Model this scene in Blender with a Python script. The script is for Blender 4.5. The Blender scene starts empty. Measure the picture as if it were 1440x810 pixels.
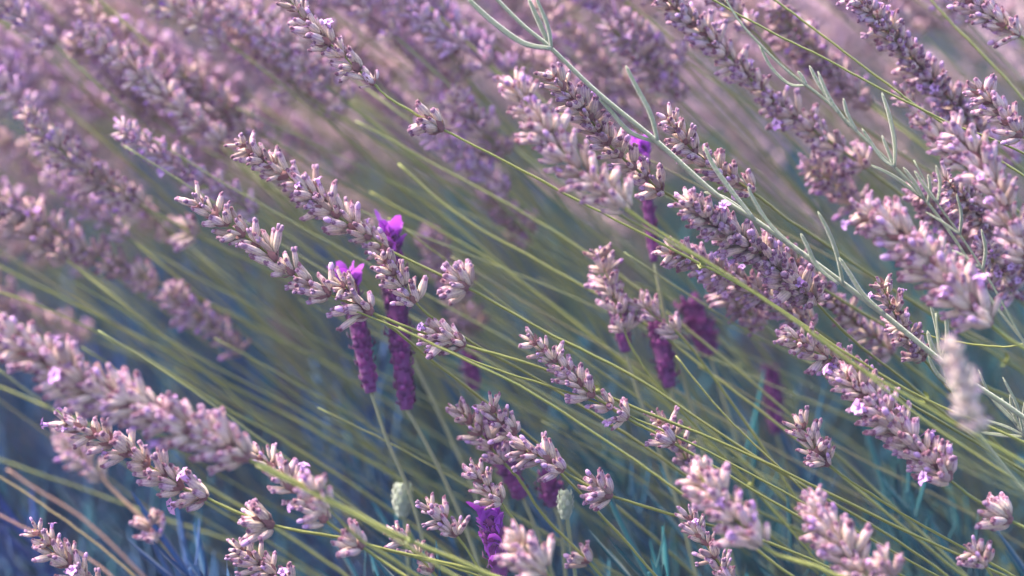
import bpy, math, random
from mathutils import Vector, Matrix, Quaternion
R = math.radians
rng = random.Random(7)
scene = bpy.context.scene
col = scene.collection

# ------------------------------------------------------------------ camera
PITCH, CAMZ, LENS, FOCUS = R(25.0), 0.92, 85.0, 1.0
CAM = Vector((0, 0, CAMZ))
FWD = Vector((0, math.cos(PITCH), -math.sin(PITCH)))
UPV = Vector((0, math.sin(PITCH), math.cos(PITCH)))
cd = bpy.data.cameras.new('camera'); cam = bpy.data.objects.new('camera', cd); col.objects.link(cam)
cam.location = CAM; cam.rotation_euler = (R(90) - PITCH, 0, 0)
cd.lens = LENS; cd.sensor_width = 36.0; cd.clip_start = 0.02; cd.clip_end = 400.0
cd.dof.use_dof = True; cd.dof.focus_distance = FOCUS; cd.dof.aperture_fstop = 3.6
scene.camera = cam

# ------------------------------------------------------------------ sky, sun, exposure
SUN_EL, SUN_AZ = R(52), R(-62)          # azimuth from +Y towards +X
world = bpy.data.worlds.new('World'); scene.world = world; world.use_nodes = True
wn = world.node_tree; wn.nodes.clear()
sky = wn.nodes.new('ShaderNodeTexSky'); sky.sky_type = 'NISHITA'; sky.sun_disc = False
sky.sun_elevation = SUN_EL; sky.sun_rotation = SUN_AZ
sky.air_density = 1.0; sky.dust_density = 3.0; sky.ozone_density = 1.0
bg = wn.nodes.new('ShaderNodeBackground'); bg.inputs['Strength'].default_value = 0.08
wo = wn.nodes.new('ShaderNodeOutputWorld')
wn.links.new(sky.outputs[0], bg.inputs[0]); wn.links.new(bg.outputs[0], wo.inputs[0])
sl = bpy.data.lights.new('sun', 'SUN'); sun = bpy.data.objects.new('sun', sl); col.objects.link(sun)
sl.energy = 1.5; sl.angle = R(11); sl.color = (1.0, 0.90, 0.77)
sd = Vector((math.sin(SUN_AZ) * math.cos(SUN_EL), math.cos(SUN_AZ) * math.cos(SUN_EL), math.sin(SUN_EL)))
sun.rotation_euler = sd.to_track_quat('Z', 'Y').to_euler(); sun.location = sd * 5
vs = scene.view_settings; vs.view_transform = 'Standard'; vs.look = 'None'; vs.gamma = 1.0
vs.use_curve_mapping = False; vs.exposure = 2.85
scene.cycles.max_bounces = 6; scene.cycles.transparent_max_bounces = 4

# ------------------------------------------------------------------ helpers
K = 36.0 / LENS / 1440.0
def at(px, py, d):
    return CAM + d * (FWD + Vector(((px - 720) * K, 0, 0)) - UPV * ((py - 405) * K))

def tag(o, label=None, cat=None, group=None, kind=None):
    if label: o['label'] = label
    if cat: o['category'] = cat
    if group: o['group'] = group
    if kind: o['kind'] = kind
    return o

class MB:
    """collects vertices with a point colour: r along the piece, g random, b kind, a rib"""
    def __init__(s): s.v = []; s.f = []; s.c = []
    def add(s, vs_, fs, cs):
        n = len(s.v); s.v += vs_; s.c += cs
        s.f += [tuple(i + n for i in f) for f in fs]
    def merge(s, o, m, g=None):
        n = len(s.v)
        s.v += [tuple(m @ Vector(p)) for p in o.v]
        s.c += [(c[0], c[1] if g is None else g, c[2], c[3]) for c in o.c]
        s.f += [tuple(i + n for i in f) for f in o.f]
    def mesh(s, name, mat, smooth=True):
        me = bpy.data.meshes.new(name); me.from_pydata(s.v, [], s.f); me.materials.append(mat)
        a = me.color_attributes.new('Col', 'FLOAT_COLOR', 'POINT')
        a.data.foreach_set('color', [x for c in s.c for x in c])
        if smooth: me.polygons.foreach_set('use_smooth', [True] * len(me.polygons))
        me.update(); return me

def link(name, me, parent=None, mtx=None, color=None):
    o = bpy.data.objects.new(name, me); col.objects.link(o)
    if parent: o.parent = parent
    if mtx is not None:
        l, q, s = mtx.decompose(); o.rotation_mode = 'QUATERNION'
        o.location = l; o.rotation_quaternion = q; o.scale = s
    if color: o.color = color
    return o

def catmull(pts, per=8):
    P = [pts[0] * 2 - pts[1]] + list(pts) + [pts[-1] * 2 - pts[-2]]
    out = []
    for i in range(1, len(P) - 2):
        a, b, c, d = P[i-1], P[i], P[i+1], P[i+2]
        for k in range(per):
            t = k / per
            out.append(0.5 * ((2*b) + (c - a)*t + (2*a - 5*b + 4*c - d)*t*t + (3*b - a - 3*c + d)*t**3))
    out.append(pts[-1].copy()); return out

def tube(mb, pts, rad, n=8, square=0.0, g=0.5, b=0.0, caps=True):
    """swept tube, parallel transport; rad(t)"""
    T = [(pts[min(i+1, len(pts)-1)] - pts[max(i-1, 0)]).normalized() for i in range(len(pts))]
    u = T[0].orthogonal().normalized(); V = []; C = []; F = []
    for i, p in enumerate(pts):
        u = (u - T[i] * u.dot(T[i])).normalized(); w = T[i].cross(u); t = i / (len(pts) - 1); r = rad(t)
        for k in range(n):
            a = 2 * math.pi * k / n
            rr = r * (1 - square * 0.5 * (1 - math.cos(4 * a)))
            V.append(tuple(p + (u * math.cos(a) + w * math.sin(a)) * rr)); C.append((t, g, b, 0.5 + 0.5*math.cos(4*a)))
    for i in range(len(pts) - 1):
        for k in range(n):
            k2 = (k + 1) % n
            F.append((i*n + k, i*n + k2, (i+1)*n + k2, (i+1)*n + k))
    if caps:
        F.append(tuple(range(n-1, -1, -1))); F.append(tuple((len(pts)-1)*n + k for k in range(n)))
    mb.add(V, F, C)

def frame(p, z, roll=0.0, s=1.0):
    q = z.normalized().to_track_quat('Z', 'Y') @ Quaternion((0, 0, 1), roll)
    return Matrix.LocRotScale(p, q, Vector((s, s, s)))

# ------------------------------------------------------------------ materials
def new_mat(name):
    m = bpy.data.materials.new(name); m.use_nodes = True; nt = m.node_tree; nt.nodes.clear()
    out = nt.nodes.new('ShaderNodeOutputMaterial')
    return m, nt, out
def nd(nt, t, **k):
    n = nt.nodes.new(t)
    for a, v in k.items(): setattr(n, a, v)
    return n
def ramp(nt, stops, src=None):
    r = nd(nt, 'ShaderNodeValToRGB'); e = r.color_ramp.elements
    while len(e) < len(stops): e.new(0.5)
    for el, (p, c) in zip(e, stops): el.position = p; el.color = (*c, 1)
    if src is not None: nt.links.new(src, r.inputs[0])
    return r.outputs[0]
def mixc(nt, a, b, f, mode='MIX'):
    m = nd(nt, 'ShaderNodeMix', data_type='RGBA', blend_type=mode)
    for s, v in ((m.inputs[0], f), (m.inputs[6], a), (m.inputs[7], b)):
        if isinstance(v, (int, float)): s.default_value = v
        elif isinstance(v, tuple): s.default_value = (*v, 1)
        else: nt.links.new(v, s)
    return m.outputs[2]
def mth(nt, op, a, b=0.0, clamp=False):
    m = nd(nt, 'ShaderNodeMath', operation=op, use_clamp=clamp)
    for s, v in ((m.inputs[0], a), (m.inputs[1], b)):
        if isinstance(v, (int, float)): s.default_value = v
        else: nt.links.new(v, s)
    return m.outputs[0]
def finish(nt, out, colr, rough=0.75, trans=0.25, bump=None, sheen=0.2, spec=0.25):
    p = nd(nt, 'ShaderNodeBsdfPrincipled'); p.inputs['Roughness'].default_value = rough
    p.inputs['Specular IOR Level'].default_value = spec; p.inputs['Sheen Weight'].default_value = sheen
    nt.links.new(colr, p.inputs['Base Color'])
    if bump is not None:
        b = nd(nt, 'ShaderNodeBump'); b.inputs['Strength'].default_value = 0.8; b.inputs['Distance'].default_value = 0.0005
        nt.links.new(bump, b.inputs['Height']); nt.links.new(b.outputs[0], p.inputs['Normal'])
    if trans > 0:
        tr = nd(nt, 'ShaderNodeBsdfTranslucent'); nt.links.new(colr, tr.inputs[0])
        mx = nd(nt, 'ShaderNodeMixShader'); mx.inputs[0].default_value = trans
        nt.links.new(p.outputs[0], mx.inputs[1]); nt.links.new(tr.outputs[0], mx.inputs[2])
        nt.links.new(mx.outputs[0], out.inputs[0])
    else: nt.links.new(p.outputs[0], out.inputs[0])
def attr(nt):
    a = nd(nt, 'ShaderNodeAttribute', attribute_name='Col'); s = nd(nt, 'ShaderNodeSeparateColor')
    nt.links.new(a.outputs['Color'], s.inputs[0]); return s.outputs[0], s.outputs[1], s.outputs[2], a.outputs['Alpha']
def noise(nt, scale, detail=3.0):
    tc = nd(nt, 'ShaderNodeTexCoord'); n = nd(nt, 'ShaderNodeTexNoise')
    n.inputs['Scale'].default_value = scale; n.inputs['Detail'].default_value = detail
    nt.links.new(tc.outputs['Object'], n.inputs[0]); return n.outputs[0]

# buds: calyx beige-lilac, purple rim; kind b: 0 calyx, .5 withered tip, 1 fresh floret. object colour r = purpleness, g = warmth
M = {}
m, nt, out = new_mat('lavender_bud'); M['bud'] = m
t_, g_, b_, a_ = attr(nt)
oi = nd(nt, 'ShaderNodeObjectInfo'); os_ = nd(nt, 'ShaderNodeSeparateColor'); nt.links.new(oi.outputs['Color'], os_.inputs[0])
nz = noise(nt, 420.0)
warm = ramp(nt, [(0.0, (0.36, 0.22, 0.20)), (0.2, (0.66, 0.52, 0.34)), (0.6, (0.76, 0.57, 0.43)), (0.88, (0.68, 0.46, 0.46)), (0.97, (0.24, 0.07, 0.15)), (1.0, (0.14, 0.04, 0.08))], t_)
cool = ramp(nt, [(0.0, (0.28, 0.18, 0.22)), (0.35, (0.56, 0.42, 0.60)), (0.8, (0.50, 0.31, 0.64)), (1.0, (0.18, 0.05, 0.22))], t_)
fac = mth(nt, 'ADD', mth(nt, 'MULTIPLY', g_, 0.45), mth(nt, 'ADD', mth(nt, 'MULTIPLY', oi.outputs['Random'], 0.35), mth(nt, 'SUBTRACT', os_.outputs[0], 0.66)), True)
c = mixc(nt, warm, cool, fac)
c = mixc(nt, c, (0.66, 0.55, 0.36), mth(nt, 'MULTIPLY', os_.outputs[1], mth(nt, 'SUBTRACT', 0.8, t_, True), True))
c = mixc(nt, c, (0.78, 0.72, 0.62), os_.outputs[2])
rib = mth(nt, 'MULTIPLY', mth(nt, 'MULTIPLY', a_, mth(nt, 'SUBTRACT', 1.0, os_.outputs[2])), mth(nt, 'MULTIPLY', nz, 0.95))
c = mixc(nt, c, (0.20, 0.07, 0.18), rib)
c = mixc(nt, c, (0.30, 0.14, 0.20), mth(nt, 'MULTIPLY', mth(nt, 'SUBTRACT', noise(nt, 1100.0), 0.5, True), 2.6, True))
c = mixc(nt, c, (0.24, 0.14, 0.10), mth(nt, 'MULTIPLY', mth(nt, 'GREATER_THAN', oi.outputs['Random'], 0.9), 0.6))
wither = mixc(nt, (0.16, 0.05, 0.07), (0.36, 0.20, 0.32), g_)
c = mixc(nt, c, wither, mth(nt, 'MULTIPLY', b_, 2.0, True))
fresh = mixc(nt, (0.46, 0.20, 0.56), (0.62, 0.36, 0.66), g_)
c = mixc(nt, c, fresh, mth(nt, 'SUBTRACT', mth(nt, 'MULTIPLY', b_, 2.0), 1.0, True))
finish(nt, out, c, 0.8, 0.12, nz, 0.25)

m, nt, out = new_mat('dry_bract'); M['bract'] = m
t_, g_, b_, a_ = attr(nt); nz = noise(nt, 300.0)
c = mixc(nt, (0.14, 0.04, 0.06), (0.32, 0.17, 0.16), nz); finish(nt, out, c, 0.8, 0.2, nz)

# stalks: object colour r 0 yellow-green .. 1 grey-green, g = redness
m, nt, out = new_mat('green_stalk'); M['stalk'] = m
t_, g_, b_, a_ = attr(nt); nz = noise(nt, 60.0)
oi = nd(nt, 'ShaderNodeObjectInfo'); os_ = nd(nt, 'ShaderNodeSeparateColor'); nt.links.new(oi.outputs['Color'], os_.inputs[0])
c = mixc(nt, (0.21, 0.20, 0.03), (0.09, 0.15, 0.035), nz)
c = mixc(nt, c, (0.22, 0.27, 0.18), os_.outputs[0])
c = mixc(nt, c, (0.45, 0.20, 0.20), os_.outputs[1])
c = mixc(nt, c, (0.36, 0.32, 0.08), mth(nt, 'MULTIPLY', a_, 0.45))  # highlight painted into the colour along the four stalk edges
finish(nt, out, c, 0.5, 0.0, noise(nt, 500.0), 0.1, 0.4)

m, nt, out = new_mat('silver_leaf'); M['silver'] = m
t_, g_, b_, a_ = attr(nt); nz = noise(nt, 250.0)
c = mixc(nt, (0.20, 0.23, 0.13), (0.40, 0.38, 0.31), nz); c = mixc(nt, c, (0.22, 0.28, 0.14), mth(nt, 'MULTIPLY', a_, 0.6))
finish(nt, out, c, 0.8, 0.15, noise(nt, 900.0), 0.4)

# foliage: object colour r 0 teal .. 1 blue
m, nt, out = new_mat('teal_foliage'); M['leaf'] = m
t_, g_, b_, a_ = attr(nt); nz = noise(nt, 25.0)
oi = nd(nt, 'ShaderNodeObjectInfo'); os_ = nd(nt, 'ShaderNodeSeparateColor'); nt.links.new(oi.outputs['Color'], os_.inputs[0])
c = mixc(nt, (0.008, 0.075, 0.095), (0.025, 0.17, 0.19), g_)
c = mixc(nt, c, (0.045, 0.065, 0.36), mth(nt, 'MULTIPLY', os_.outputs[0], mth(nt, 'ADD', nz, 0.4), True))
finish(nt, out, c, 0.65, 0.12, None, 0.1)

m, nt, out = new_mat('plum_scale'); M['plum'] = m
t_, g_, b_, a_ = attr(nt); nz = noise(nt, 400.0)
c = mixc(nt, (0.045, 0.007, 0.05), (0.24, 0.03, 0.17), g_)
c = mixc(nt, c, (0.36, 0.12, 0.36), mth(nt, 'MULTIPLY', t_, 0.4)); finish(nt, out, c, 0.75, 0.1, nz, 0.1)
m, nt, out = new_mat('violet_petal'); M['violet'] = m
t_, g_, b_, a_ = attr(nt)
c = mixc(nt, (0.34, 0.03, 0.48), (0.60, 0.14, 0.74), g_); finish(nt, out, c, 0.6, 0.4, None, 0.2)
m, nt, out = new_mat('green_bud'); M['gbud'] = m
t_, g_, b_, a_ = attr(nt); nz = noise(nt, 300.0)
c = mixc(nt, (0.22, 0.27, 0.19), (0.38, 0.40, 0.31), g_); finish(nt, out, c, 0.8, 0.15, nz, 0.4)
m, nt, out = new_mat('soil'); M['soil'] = m
nz = noise(nt, 18.0, 8.0)
c = mixc(nt, (0.028, 0.02, 0.032), (0.07, 0.05, 0.07), nz); finish(nt, out, c, 0.95, 0.0, None, 0.0, 0.1)

# ------------------------------------------------------------------ ground
NG = 60; gv = []; gf = []
def ghash(i, j): return math.sin(i * 12.9898 + j * 78.233) * 43758.5453 % 1.0
xs = [(-1 if k < NG/2 else 1) * (abs(k - NG/2) / (NG/2)) ** 4 * 150 for k in range(NG + 1)]
for j in range(NG + 1):
    for i in range(NG + 1):
        near = math.exp(-(xs[i]**2 + xs[j]**2) / 30)
        gv.append((xs[i], xs[j] + 1.5, -0.012 + (ghash(i, j) - 0.5) * 0.02 * near))
for j in range(NG):
    for i in range(NG):
        a = j * (NG + 1) + i; gf.append((a, a + 1, a + NG + 2, a + NG + 1))
me = bpy.data.meshes.new('ground'); me.from_pydata(gv, [], gf); me.materials.append(M['soil'])
me.polygons.foreach_set('use_smooth', [True] * len(me.polygons))
tag(link('ground', me), 'dark bare soil under the lavender bushes', 'ground', kind='structure')

# ------------------------------------------------------------------ bud meshes (unit: metres, base at origin, along +Z)
def bud_mb(L, W, n, prof, seed, tip, bend=0.0, teeth=True):
    r = random.Random(seed); mb = MB(); V = []; C = []; F = []; g = r.random()
    ribs = n // 2
    rings = prof
    for i, (t, rr) in enumerate(rings):
        for k in range(n):
            a = 2 * math.pi * k / n
            groove = 1.0 if k % 2 else 0.0
            rad = W * 0.5 * rr * (1 - 0.20 * groove * math.sin(math.pi * min(t, 1)))
            z = t * L
            if teeth and i == len(rings) - 1: z += (0.11 if k % 4 == 0 else -0.03) * L + r.uniform(-.02, .02) * L
            x = rad * math.cos(a) + bend * L * t * t
            V.append((x, rad * math.sin(a), z)); C.append((min(t, 1), g, 0.0, groove))
    for i in range(len(rings) - 1):
        for k in range(n):
            k2 = (k + 1) % n; F.append((i*n+k, i*n+k2, (i+1)*n+k2, (i+1)*n+k))
    V.append((bend * L * .8, 0, 0.9 * L)); C.append((1, g, 0.5, 0)); ci = len(V) - 1
    for k in range(n): F.append(((len(rings)-1)*n+k, (len(rings)-1)*n+(k+1) % n, ci))
    V.append((0, 0, -0.02 * L)); C.append((0, g, 0, 0)); ci = len(V) - 1
    for k in range(n): F.append((k, ci, (k+1) % n))
    mb.add(V, F, C)
    if tip == 'wither':                    # curled dried corolla poking out
        for q in range(2):
            ax = r.uniform(-.35, .35); ay = r.uniform(-.35, .35); h = L * r.uniform(.16, .32)
            p0 = Vector((bend * L * .8, 0, .88 * L)); p2 = p0 + Vector((ax * h, ay * h, h)); p1 = (p0 + p2) / 2 + Vector((ay, ax, 0)) * h * .5
            tube(mb, [p0, p1, p2], lambda t: W * (.2 + .08 * math.sin(3 * t)), 5, 0, r.random(), 0.5)
    elif tip == 'tube':                    # unopened corolla, rounded violet finger
        p0 = Vector((bend * L * .8, 0, .85 * L)); pts = [p0 + Vector((bend * .3 * L * k, 0, L * .16 * k)) for k in range(4)]
        tube(mb, pts, lambda t: W * (.30 + .1 * math.sin(2.6 * t)) * (1 if t < .9 else .55), 7, 0, r.random(), 0.8)
    elif tip == 'open':                    # open two-lipped floret
        p0 = Vector((0, 0, .85 * L)); pts = [p0 + Vector((0, 0, L * .15 * k)) for k in range(4)]
        tube(mb, pts, lambda t: W * (.22 + .12 * t), 7, 0, .7, 1.0, False)
        top = pts[-1]
        for k in range(5):
            a = 2 * math.pi * k / 5 + r.uniform(-.15, .15); d = Vector((math.cos(a), math.sin(a), 0)); s = Vector((-d.y, d.x, 0))
            l = L * (.42 if k < 2 else .32); w = l * .42
            p = [top + d * W * .25, top + d * l * .55 + s * w + Vector((0, 0, l*.28)), top + d * l + Vector((0, 0, l*.1)), top + d * l * .55 - s * w + Vector((0, 0, l*.28)), top + d*l*.5 + Vector((0, 0, l*.16))]
            mb.add([tuple(x) for x in p], [(0, 1, 4), (1, 2, 4), (2, 3, 4), (3, 0, 4)], [(.8, r.random(), 1.0, 0)] * 5)
    return mb
FAT = [(0, .30), (.12, .62), (.3, .93), (.5, 1.0), (.68, .95), (.85, .76), (1.0, .72)]
SLIM = [(0, .32), (.15, .55), (.35, .78), (.55, .86), (.75, .82), (.9, .72), (1.0, .70)]
LOW = [(0, .3), (.3, .93), (.7, .95), (1.0, .7)]
mm = 0.001
BUD_SPEC = [('FAT', 7.2, 3.1, 'wither', .05), ('FAT', 6.6, 2.9, 'wither', -.04), ('FAT', 7.4, 2.8, 'wither', .08), ('SLIM', 7.8, 2.6, 'wither', .10),
            ('SLIM', 7.2, 2.4, 'wither', -.08), ('FAT', 6.0, 3.0, 'wither', .0), ('SLIM', 6.4, 2.5, 'tube', .06), ('FAT', 6.2, 2.5, 'open', .0)]
BUD_HI = [bud_mb(L*mm, W*mm, 16, FAT if s == 'FAT' else SLIM, 10 + i, tp, bd) for i, (s, L, W, tp, bd) in enumerate(BUD_SPEC)]
BUD_MID = [bud_mb(L*mm, W*mm, 8, FAT[::2] if s == 'FAT' else SLIM[::2], 10 + i, tp, bd) for i, (s, L, W, tp, bd) in enumerate(BUD_SPEC)]
BUD_LOW = [bud_mb(L*mm, W*mm, 6, LOW, 10 + i, None if tp == 'wither' else tp, bd, False) for i, (s, L, W, tp, bd) in enumerate(BUD_SPEC)]
BUD_ME = [b.mesh('bud', M['bud']) for b in BUD_HI]

def bud_layout(r, n, small=1.0, spread=1.0):
    """two opposite cymes of buds, each a little fan; returns (variant, matrix in whorl space)"""
    res = []; phi = 0.0
    for side in (0, 1):
        k = n // 2 + (1 if side and n % 2 else 0)
        for j in range(k):
            u = (j + .5) / k * 2 - 1
            az = side * math.pi + u * 1.4 + r.uniform(-.22, .22)
            pol = (R(24) + R(26) * (1 - abs(u)) * r.choice((.2, 1.0)) + R(12) * abs(u) + r.uniform(-.34, .40)) * spread
            d = Vector((math.cos(az) * math.sin(pol), math.sin(az) * math.sin(pol), math.cos(pol)))
            p = Vector((math.cos(az), math.sin(az), 0)) * 1.5 * mm + Vector((0, 0, r.uniform(-1.6, 2.6) * mm)) + d * .5 * mm
            w = r.random()
            v = 7 if w < .02 else 6 if w < .09 else r.randrange(6)
            res.append((v, frame(p * small, d, r.uniform(0, 6.3), small * r.uniform(.70, 1.16))))
    return res

def node_mb(seed):
    """swelling of the stem with papery bracts: the body of a whorl"""
    r = random.Random(seed); mb = MB()
    tube(mb, [Vector((0, 0, z * mm)) for z in (-1.2, -.3, .8, 2.2)], lambda t: (1.0 + .75 * math.sin(math.pi * t)) * mm, 8)
    for k in range(4):
        a = k * math.pi / 2 + r.uniform(-.3, .3); d = Vector((math.cos(a), math.sin(a), 0)); s = Vector((-d.y, d.x, 0)); z = Vector((0, 0, 1))
        L = r.uniform(3.0, 4.4) * mm; w = r.uniform(1.1, 1.7) * mm
        p = [d*1.1*mm - s*w*.5 - z*.6*mm, d*1.1*mm + s*w*.5 - z*.6*mm, d*(1.0*mm + L*.55) + s*w + z*L*.35, d*(1.0*mm + L*.55) - s*w + z*L*.35, d*(1.0*mm + L) + z*L*.95, d*(1.3*mm + L*.6) + z*L*.25]
        mb.add([tuple(x) for x in p], [(0, 1, 5), (1, 2, 5), (3, 0, 5), (2, 4, 5), (4, 3, 5)], [(.5, r.random(), 0, 0)] * 6)
    return mb
NODE_MB = [node_mb(40 + i) for i in range(5)]
NODE_ME = [q.mesh('whorl', M['bract']) for q in NODE_MB]
def whorl_mb(seed, n, src):
    r = random.Random(seed); mb = MB()
    for v, mt in bud_layout(r, n): mb.merge(src[v], mt, r.random())
    return mb
WH_MID = [whorl_mb(60 + i, 13 + i % 5, BUD_MID) for i in range(10)]
WH_MID_ME = [w.mesh('whorl', M['bud']) for w in WH_MID]

def head_mb(seed, L, dense, src, bend):
    """a whole far spike: whorls merged, base at origin, along +Z"""
    r = random.Random(seed); mb = MB(); z = 0.0; roll = 0.0
    ends = []
    while z < L:
        ends.append(z); f = z / L
        z += (13 if f < .12 and dense < .5 else 8.0 - 2.5 * f) * mm * r.uniform(.85, 1.2)
    for z in ends:
        f = z / L; s = (1.0 - .35 * f ** 3) ; roll += math.pi / 2 + r.uniform(-.3, .3)
        base = frame(Vector((bend * z * z / L, 0, z)), Vector((bend * 2 * z / L, 0, 1)), roll, s)
        for v, mt in bud_layout(r, r.randint(10, 14)): mb.merge(src[v], base @ mt, r.random())
    tube(mb, [Vector((bend * z * z / L, 0, z)) for z in (0, L * .5, L)], lambda t: .7 * mm, 5, 0, .5, .3)
    return mb
HEAD_ME = [head_mb(100 + i, (48 + 6 * (i % 5)) * mm, .3 + .4 * (i % 2), BUD_LOW, .12 * math.sin(i * 2.1)).mesh('flower_head', M['bud']) for i in range(9)]

# ------------------------------------------------------------------ stalks
def to_ground(pts, r, dx=0.10):
    """carry a stalk on from its last point, bending over down to the soil"""
    a = pts[-1]; d = (pts[-1] - pts[-2]).normalized()
    root = Vector((a.x + dx + r.uniform(0, .05), a.y + r.uniform(-.02, .05), 0.0))
    h = max(a.z, .05); c1 = a + d * h * .35; c2 = root + Vector((-.01, 0, h * .45))
    return [((1-t)**3) * a + 3*(1-t)**2*t * c1 + 3*(1-t)*t*t * c2 + t**3 * root for t in (.2, .4, .6, .8, 1.0)]

def path3(px, d0, d1):
    n = []; tot = 0
    L = [0]
    for i in range(1, len(px)):
        tot += math.hypot(px[i][0]-px[i-1][0], px[i][1]-px[i-1][1]); L.append(tot)
    return [at(p[0], p[1], d0 + (d1 - d0) * l / tot) for p, l in zip(px, L)]

def arc(pts):
    L = [0.0]
    for i in range(1, len(pts)): L.append(L[-1] + (pts[i] - pts[i-1]).length)
    return L
def point_at(pts, L, s):
    for i in range(1, len(pts)):
        if s <= L[i] or i == len(pts) - 1:
            f = (s - L[i-1]) / max(1e-9, L[i] - L[i-1]); return pts[i-1].lerp(pts[i], f), (pts[i-1] - pts[i]).normalized()

def wobble(pts, r):
    """small kinks along a stalk"""
    o = Vector((0, 0, 0)); res = [pts[0]]
    for p in pts[1:-1]:
        o = o * .75 + Vector((r.uniform(-1, 1), r.uniform(-1, 1), r.uniform(-1, 1))) * .22 * mm; res.append(p + o)
    return res + [pts[-1]]

def spike(label, px, base, depth, step=8.0, n=9, extra=(), size=1.0, purple=.3, warm=.15, lod='A', rad=.8, sc=0.0, sr=0.0, group='lavender spikes near the camera', spread=1.0, seed=0, pale=0.0, florets=0):
    """px: axis from tip downwards in the picture, base: index of the last head point, extra: lone whorls (px) lower on the stalk"""
    r = random.Random(seed or int(px[0][0] * 31 + px[0][1] * 7)); n = int(n * 1.5); size *= 1.02; step *= .86
    raw = path3(px, *depth); nin = len(raw)
    raw = raw + to_ground(raw, r)
    fine = wobble(catmull(raw, 7), r); L = arc(fine); ph = r.uniform(0, 6)
    root = Vector(fine[-1]); rt = tag(link('lavender_spike', None), label, 'lavender', group); rt.location = root
    rt.empty_display_size = .02
    mb = MB(); tube(mb, [p - root for p in fine], lambda t: rad * .82 * mm * (.55 + .45 * min(1, t * 4)) * (1 + .10 * math.sin(t * 61 + ph)), 8, .3, r.random())
    for q in range(r.choice((0, 1, 1))):
        i_ = int(len(fine) * r.uniform(.45, .6)); mb.merge(NODE_MB[r.randrange(5)], frame(fine[i_] - root, fine[i_-1] - fine[i_], r.uniform(0, 6), r.uniform(.7, 1.0)))
    link('stalk', mb.mesh('stalk', M['stalk']), rt, None, (sc, sr, 0, 1))
    sb = L[base * 7]; s = 2.0 * mm * size; spots = []
    while s < sb:
        f = s / sb; spots.append((s, .72 + .28 * min(1, f * 3), max(4, int(n * (.6 + .4 * min(1, f * 2.5))))))
        s += step * mm * (.70 + .42 * f) * r.uniform(.82, 1.18)
    for (ex, ey) in extra:
        best = min(range(len(fine)), key=lambda i: (pix(fine[i])[0] - ex) ** 2 + (pix(fine[i])[1] - ey) ** 2)
        spots.append((L[best], 1.08, n + 1))
    roll = r.uniform(0, 6.3)
    fl = set(r.sample(range(len(spots)), min(florets, len(spots))))
    for iw, (s, k, nb) in enumerate(spots):
        nb = max(4, int(nb * r.uniform(.7, 1.25))); k *= r.uniform(.88, 1.12)
        p, d = point_at(fine, L, s); roll += math.pi / 2 + r.uniform(-.35, .35)
        d = (d + Vector((r.uniform(-.1, .1), r.uniform(-.1, .1), r.uniform(-.1, .1)))).normalized()
        mt = frame(p - root, d, roll, size * k)
        cl = (purple + r.uniform(-.12, .12), warm + r.uniform(-.1, .15), pale, 1)
        if lod == 'A':
            w = link('whorl', NODE_ME[r.randrange(5)], rt, mt)
            for ib, (v, bm_) in enumerate(bud_layout(r, nb, 1.0, spread)):
                if iw in fl and ib in (0, nb // 2): v = 7; bm_ = bm_ @ Matrix.Scale(1.3, 4)
                link('bud', BUD_ME[v], w, bm_, (cl[0] + r.uniform(-.3, .25), cl[1] + r.uniform(-.1, .2), 0, 1))
        else:
            link('whorl', WH_MID_ME[r.randrange(10)], rt, mt, cl)
    return rt

def pix(p):
    v = p - CAM; z = v.dot(FWD); return 720 + v.x / z / K, 405 - v.dot(UPV) / z / K

def stalk_only(label, px, depth, rad=.8, sc=0.0, sr=0.0, group='flowerless green stalks'):
    r = random.Random(int(px[0][0] * 13 + px[0][1])); raw = path3(px, *depth); raw = raw + to_ground(raw, r)
    fine = wobble(catmull(raw, 7), r); root = Vector(fine[-1]); mb = MB()
    tube(mb, [p - root for p in fine], lambda t: rad * .82 * mm * (.75 + .25 * t), 8, .25, r.random())
    o = link('lavender_stalk', mb.mesh('lavender_stalk', M['stalk']), None, None, (sc, sr, 0, 1)); o.location = root
    return tag(o, label, 'stalk', group)

# ------------------------------------------------------------------ the spikes one can tell apart
SH = [(1440, 830), (1500, 870)]
spike('pale sharp lavender spike with two lone whorls down its yellow stalk', [(276, 284), (325, 318), (372, 352), (418, 388), (470, 416), (560, 455), (650, 484), (760, 517), (880, 568), (1060, 643), (1250, 735), (1470, 840)], 4, (1.0, 1.02), 10.5, 7, [(504, 433), (518, 440), (622, 476), (640, 481), (655, 486)], 1.1, .22, .25)
spike('lavender spike lying just above the purple cone heads, lone whorl below', [(338, 200), (375, 228), (425, 262), (470, 300), (520, 334), (566, 362), (655, 404), (760, 462), (900, 535), (1060, 640), (1260, 760), (1380, 850)], 5, (1.02, 1.03), 9.0, 9, [(650, 401), (662, 407)], 1.05, .26, .2)
spike('slender lavender spike ending in two small lone whorls on bare stalk', [(400, -10), (440, 40), (485, 80), (520, 112), (545, 135), (608, 174), (720, 232), (830, 290), (960, 358), (1060, 412), (1180, 490), (1300, 560), (1490, 650)], 4, (1.0, .98), 9.5, 7, [(606, 172), (615, 178)], .98, .25, .2)
spike('soft pink beige spike hugging the grey forked shoot, first of the clump', [(722, 118), (765, 180), (805, 228), (850, 270), (905, 312), (960, 348), (1060, 410), (1140, 468), (1230, 530), (1350, 600), (1500, 690)], 4, (.95, .92), 9.0, 11, [], 1.2, .1, .35, 'B', 1.0)
spike('sharp lavender spike crossing under the grey forked shoot', [(775, 105), (815, 150), (850, 195), (890, 235), (930, 268), (985, 300), (1090, 365), (1230, 450), (1360, 530), (1490, 600)], 4, (.99, 1.09), 9.0, 9, [], 1.0, .32, .15)
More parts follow.
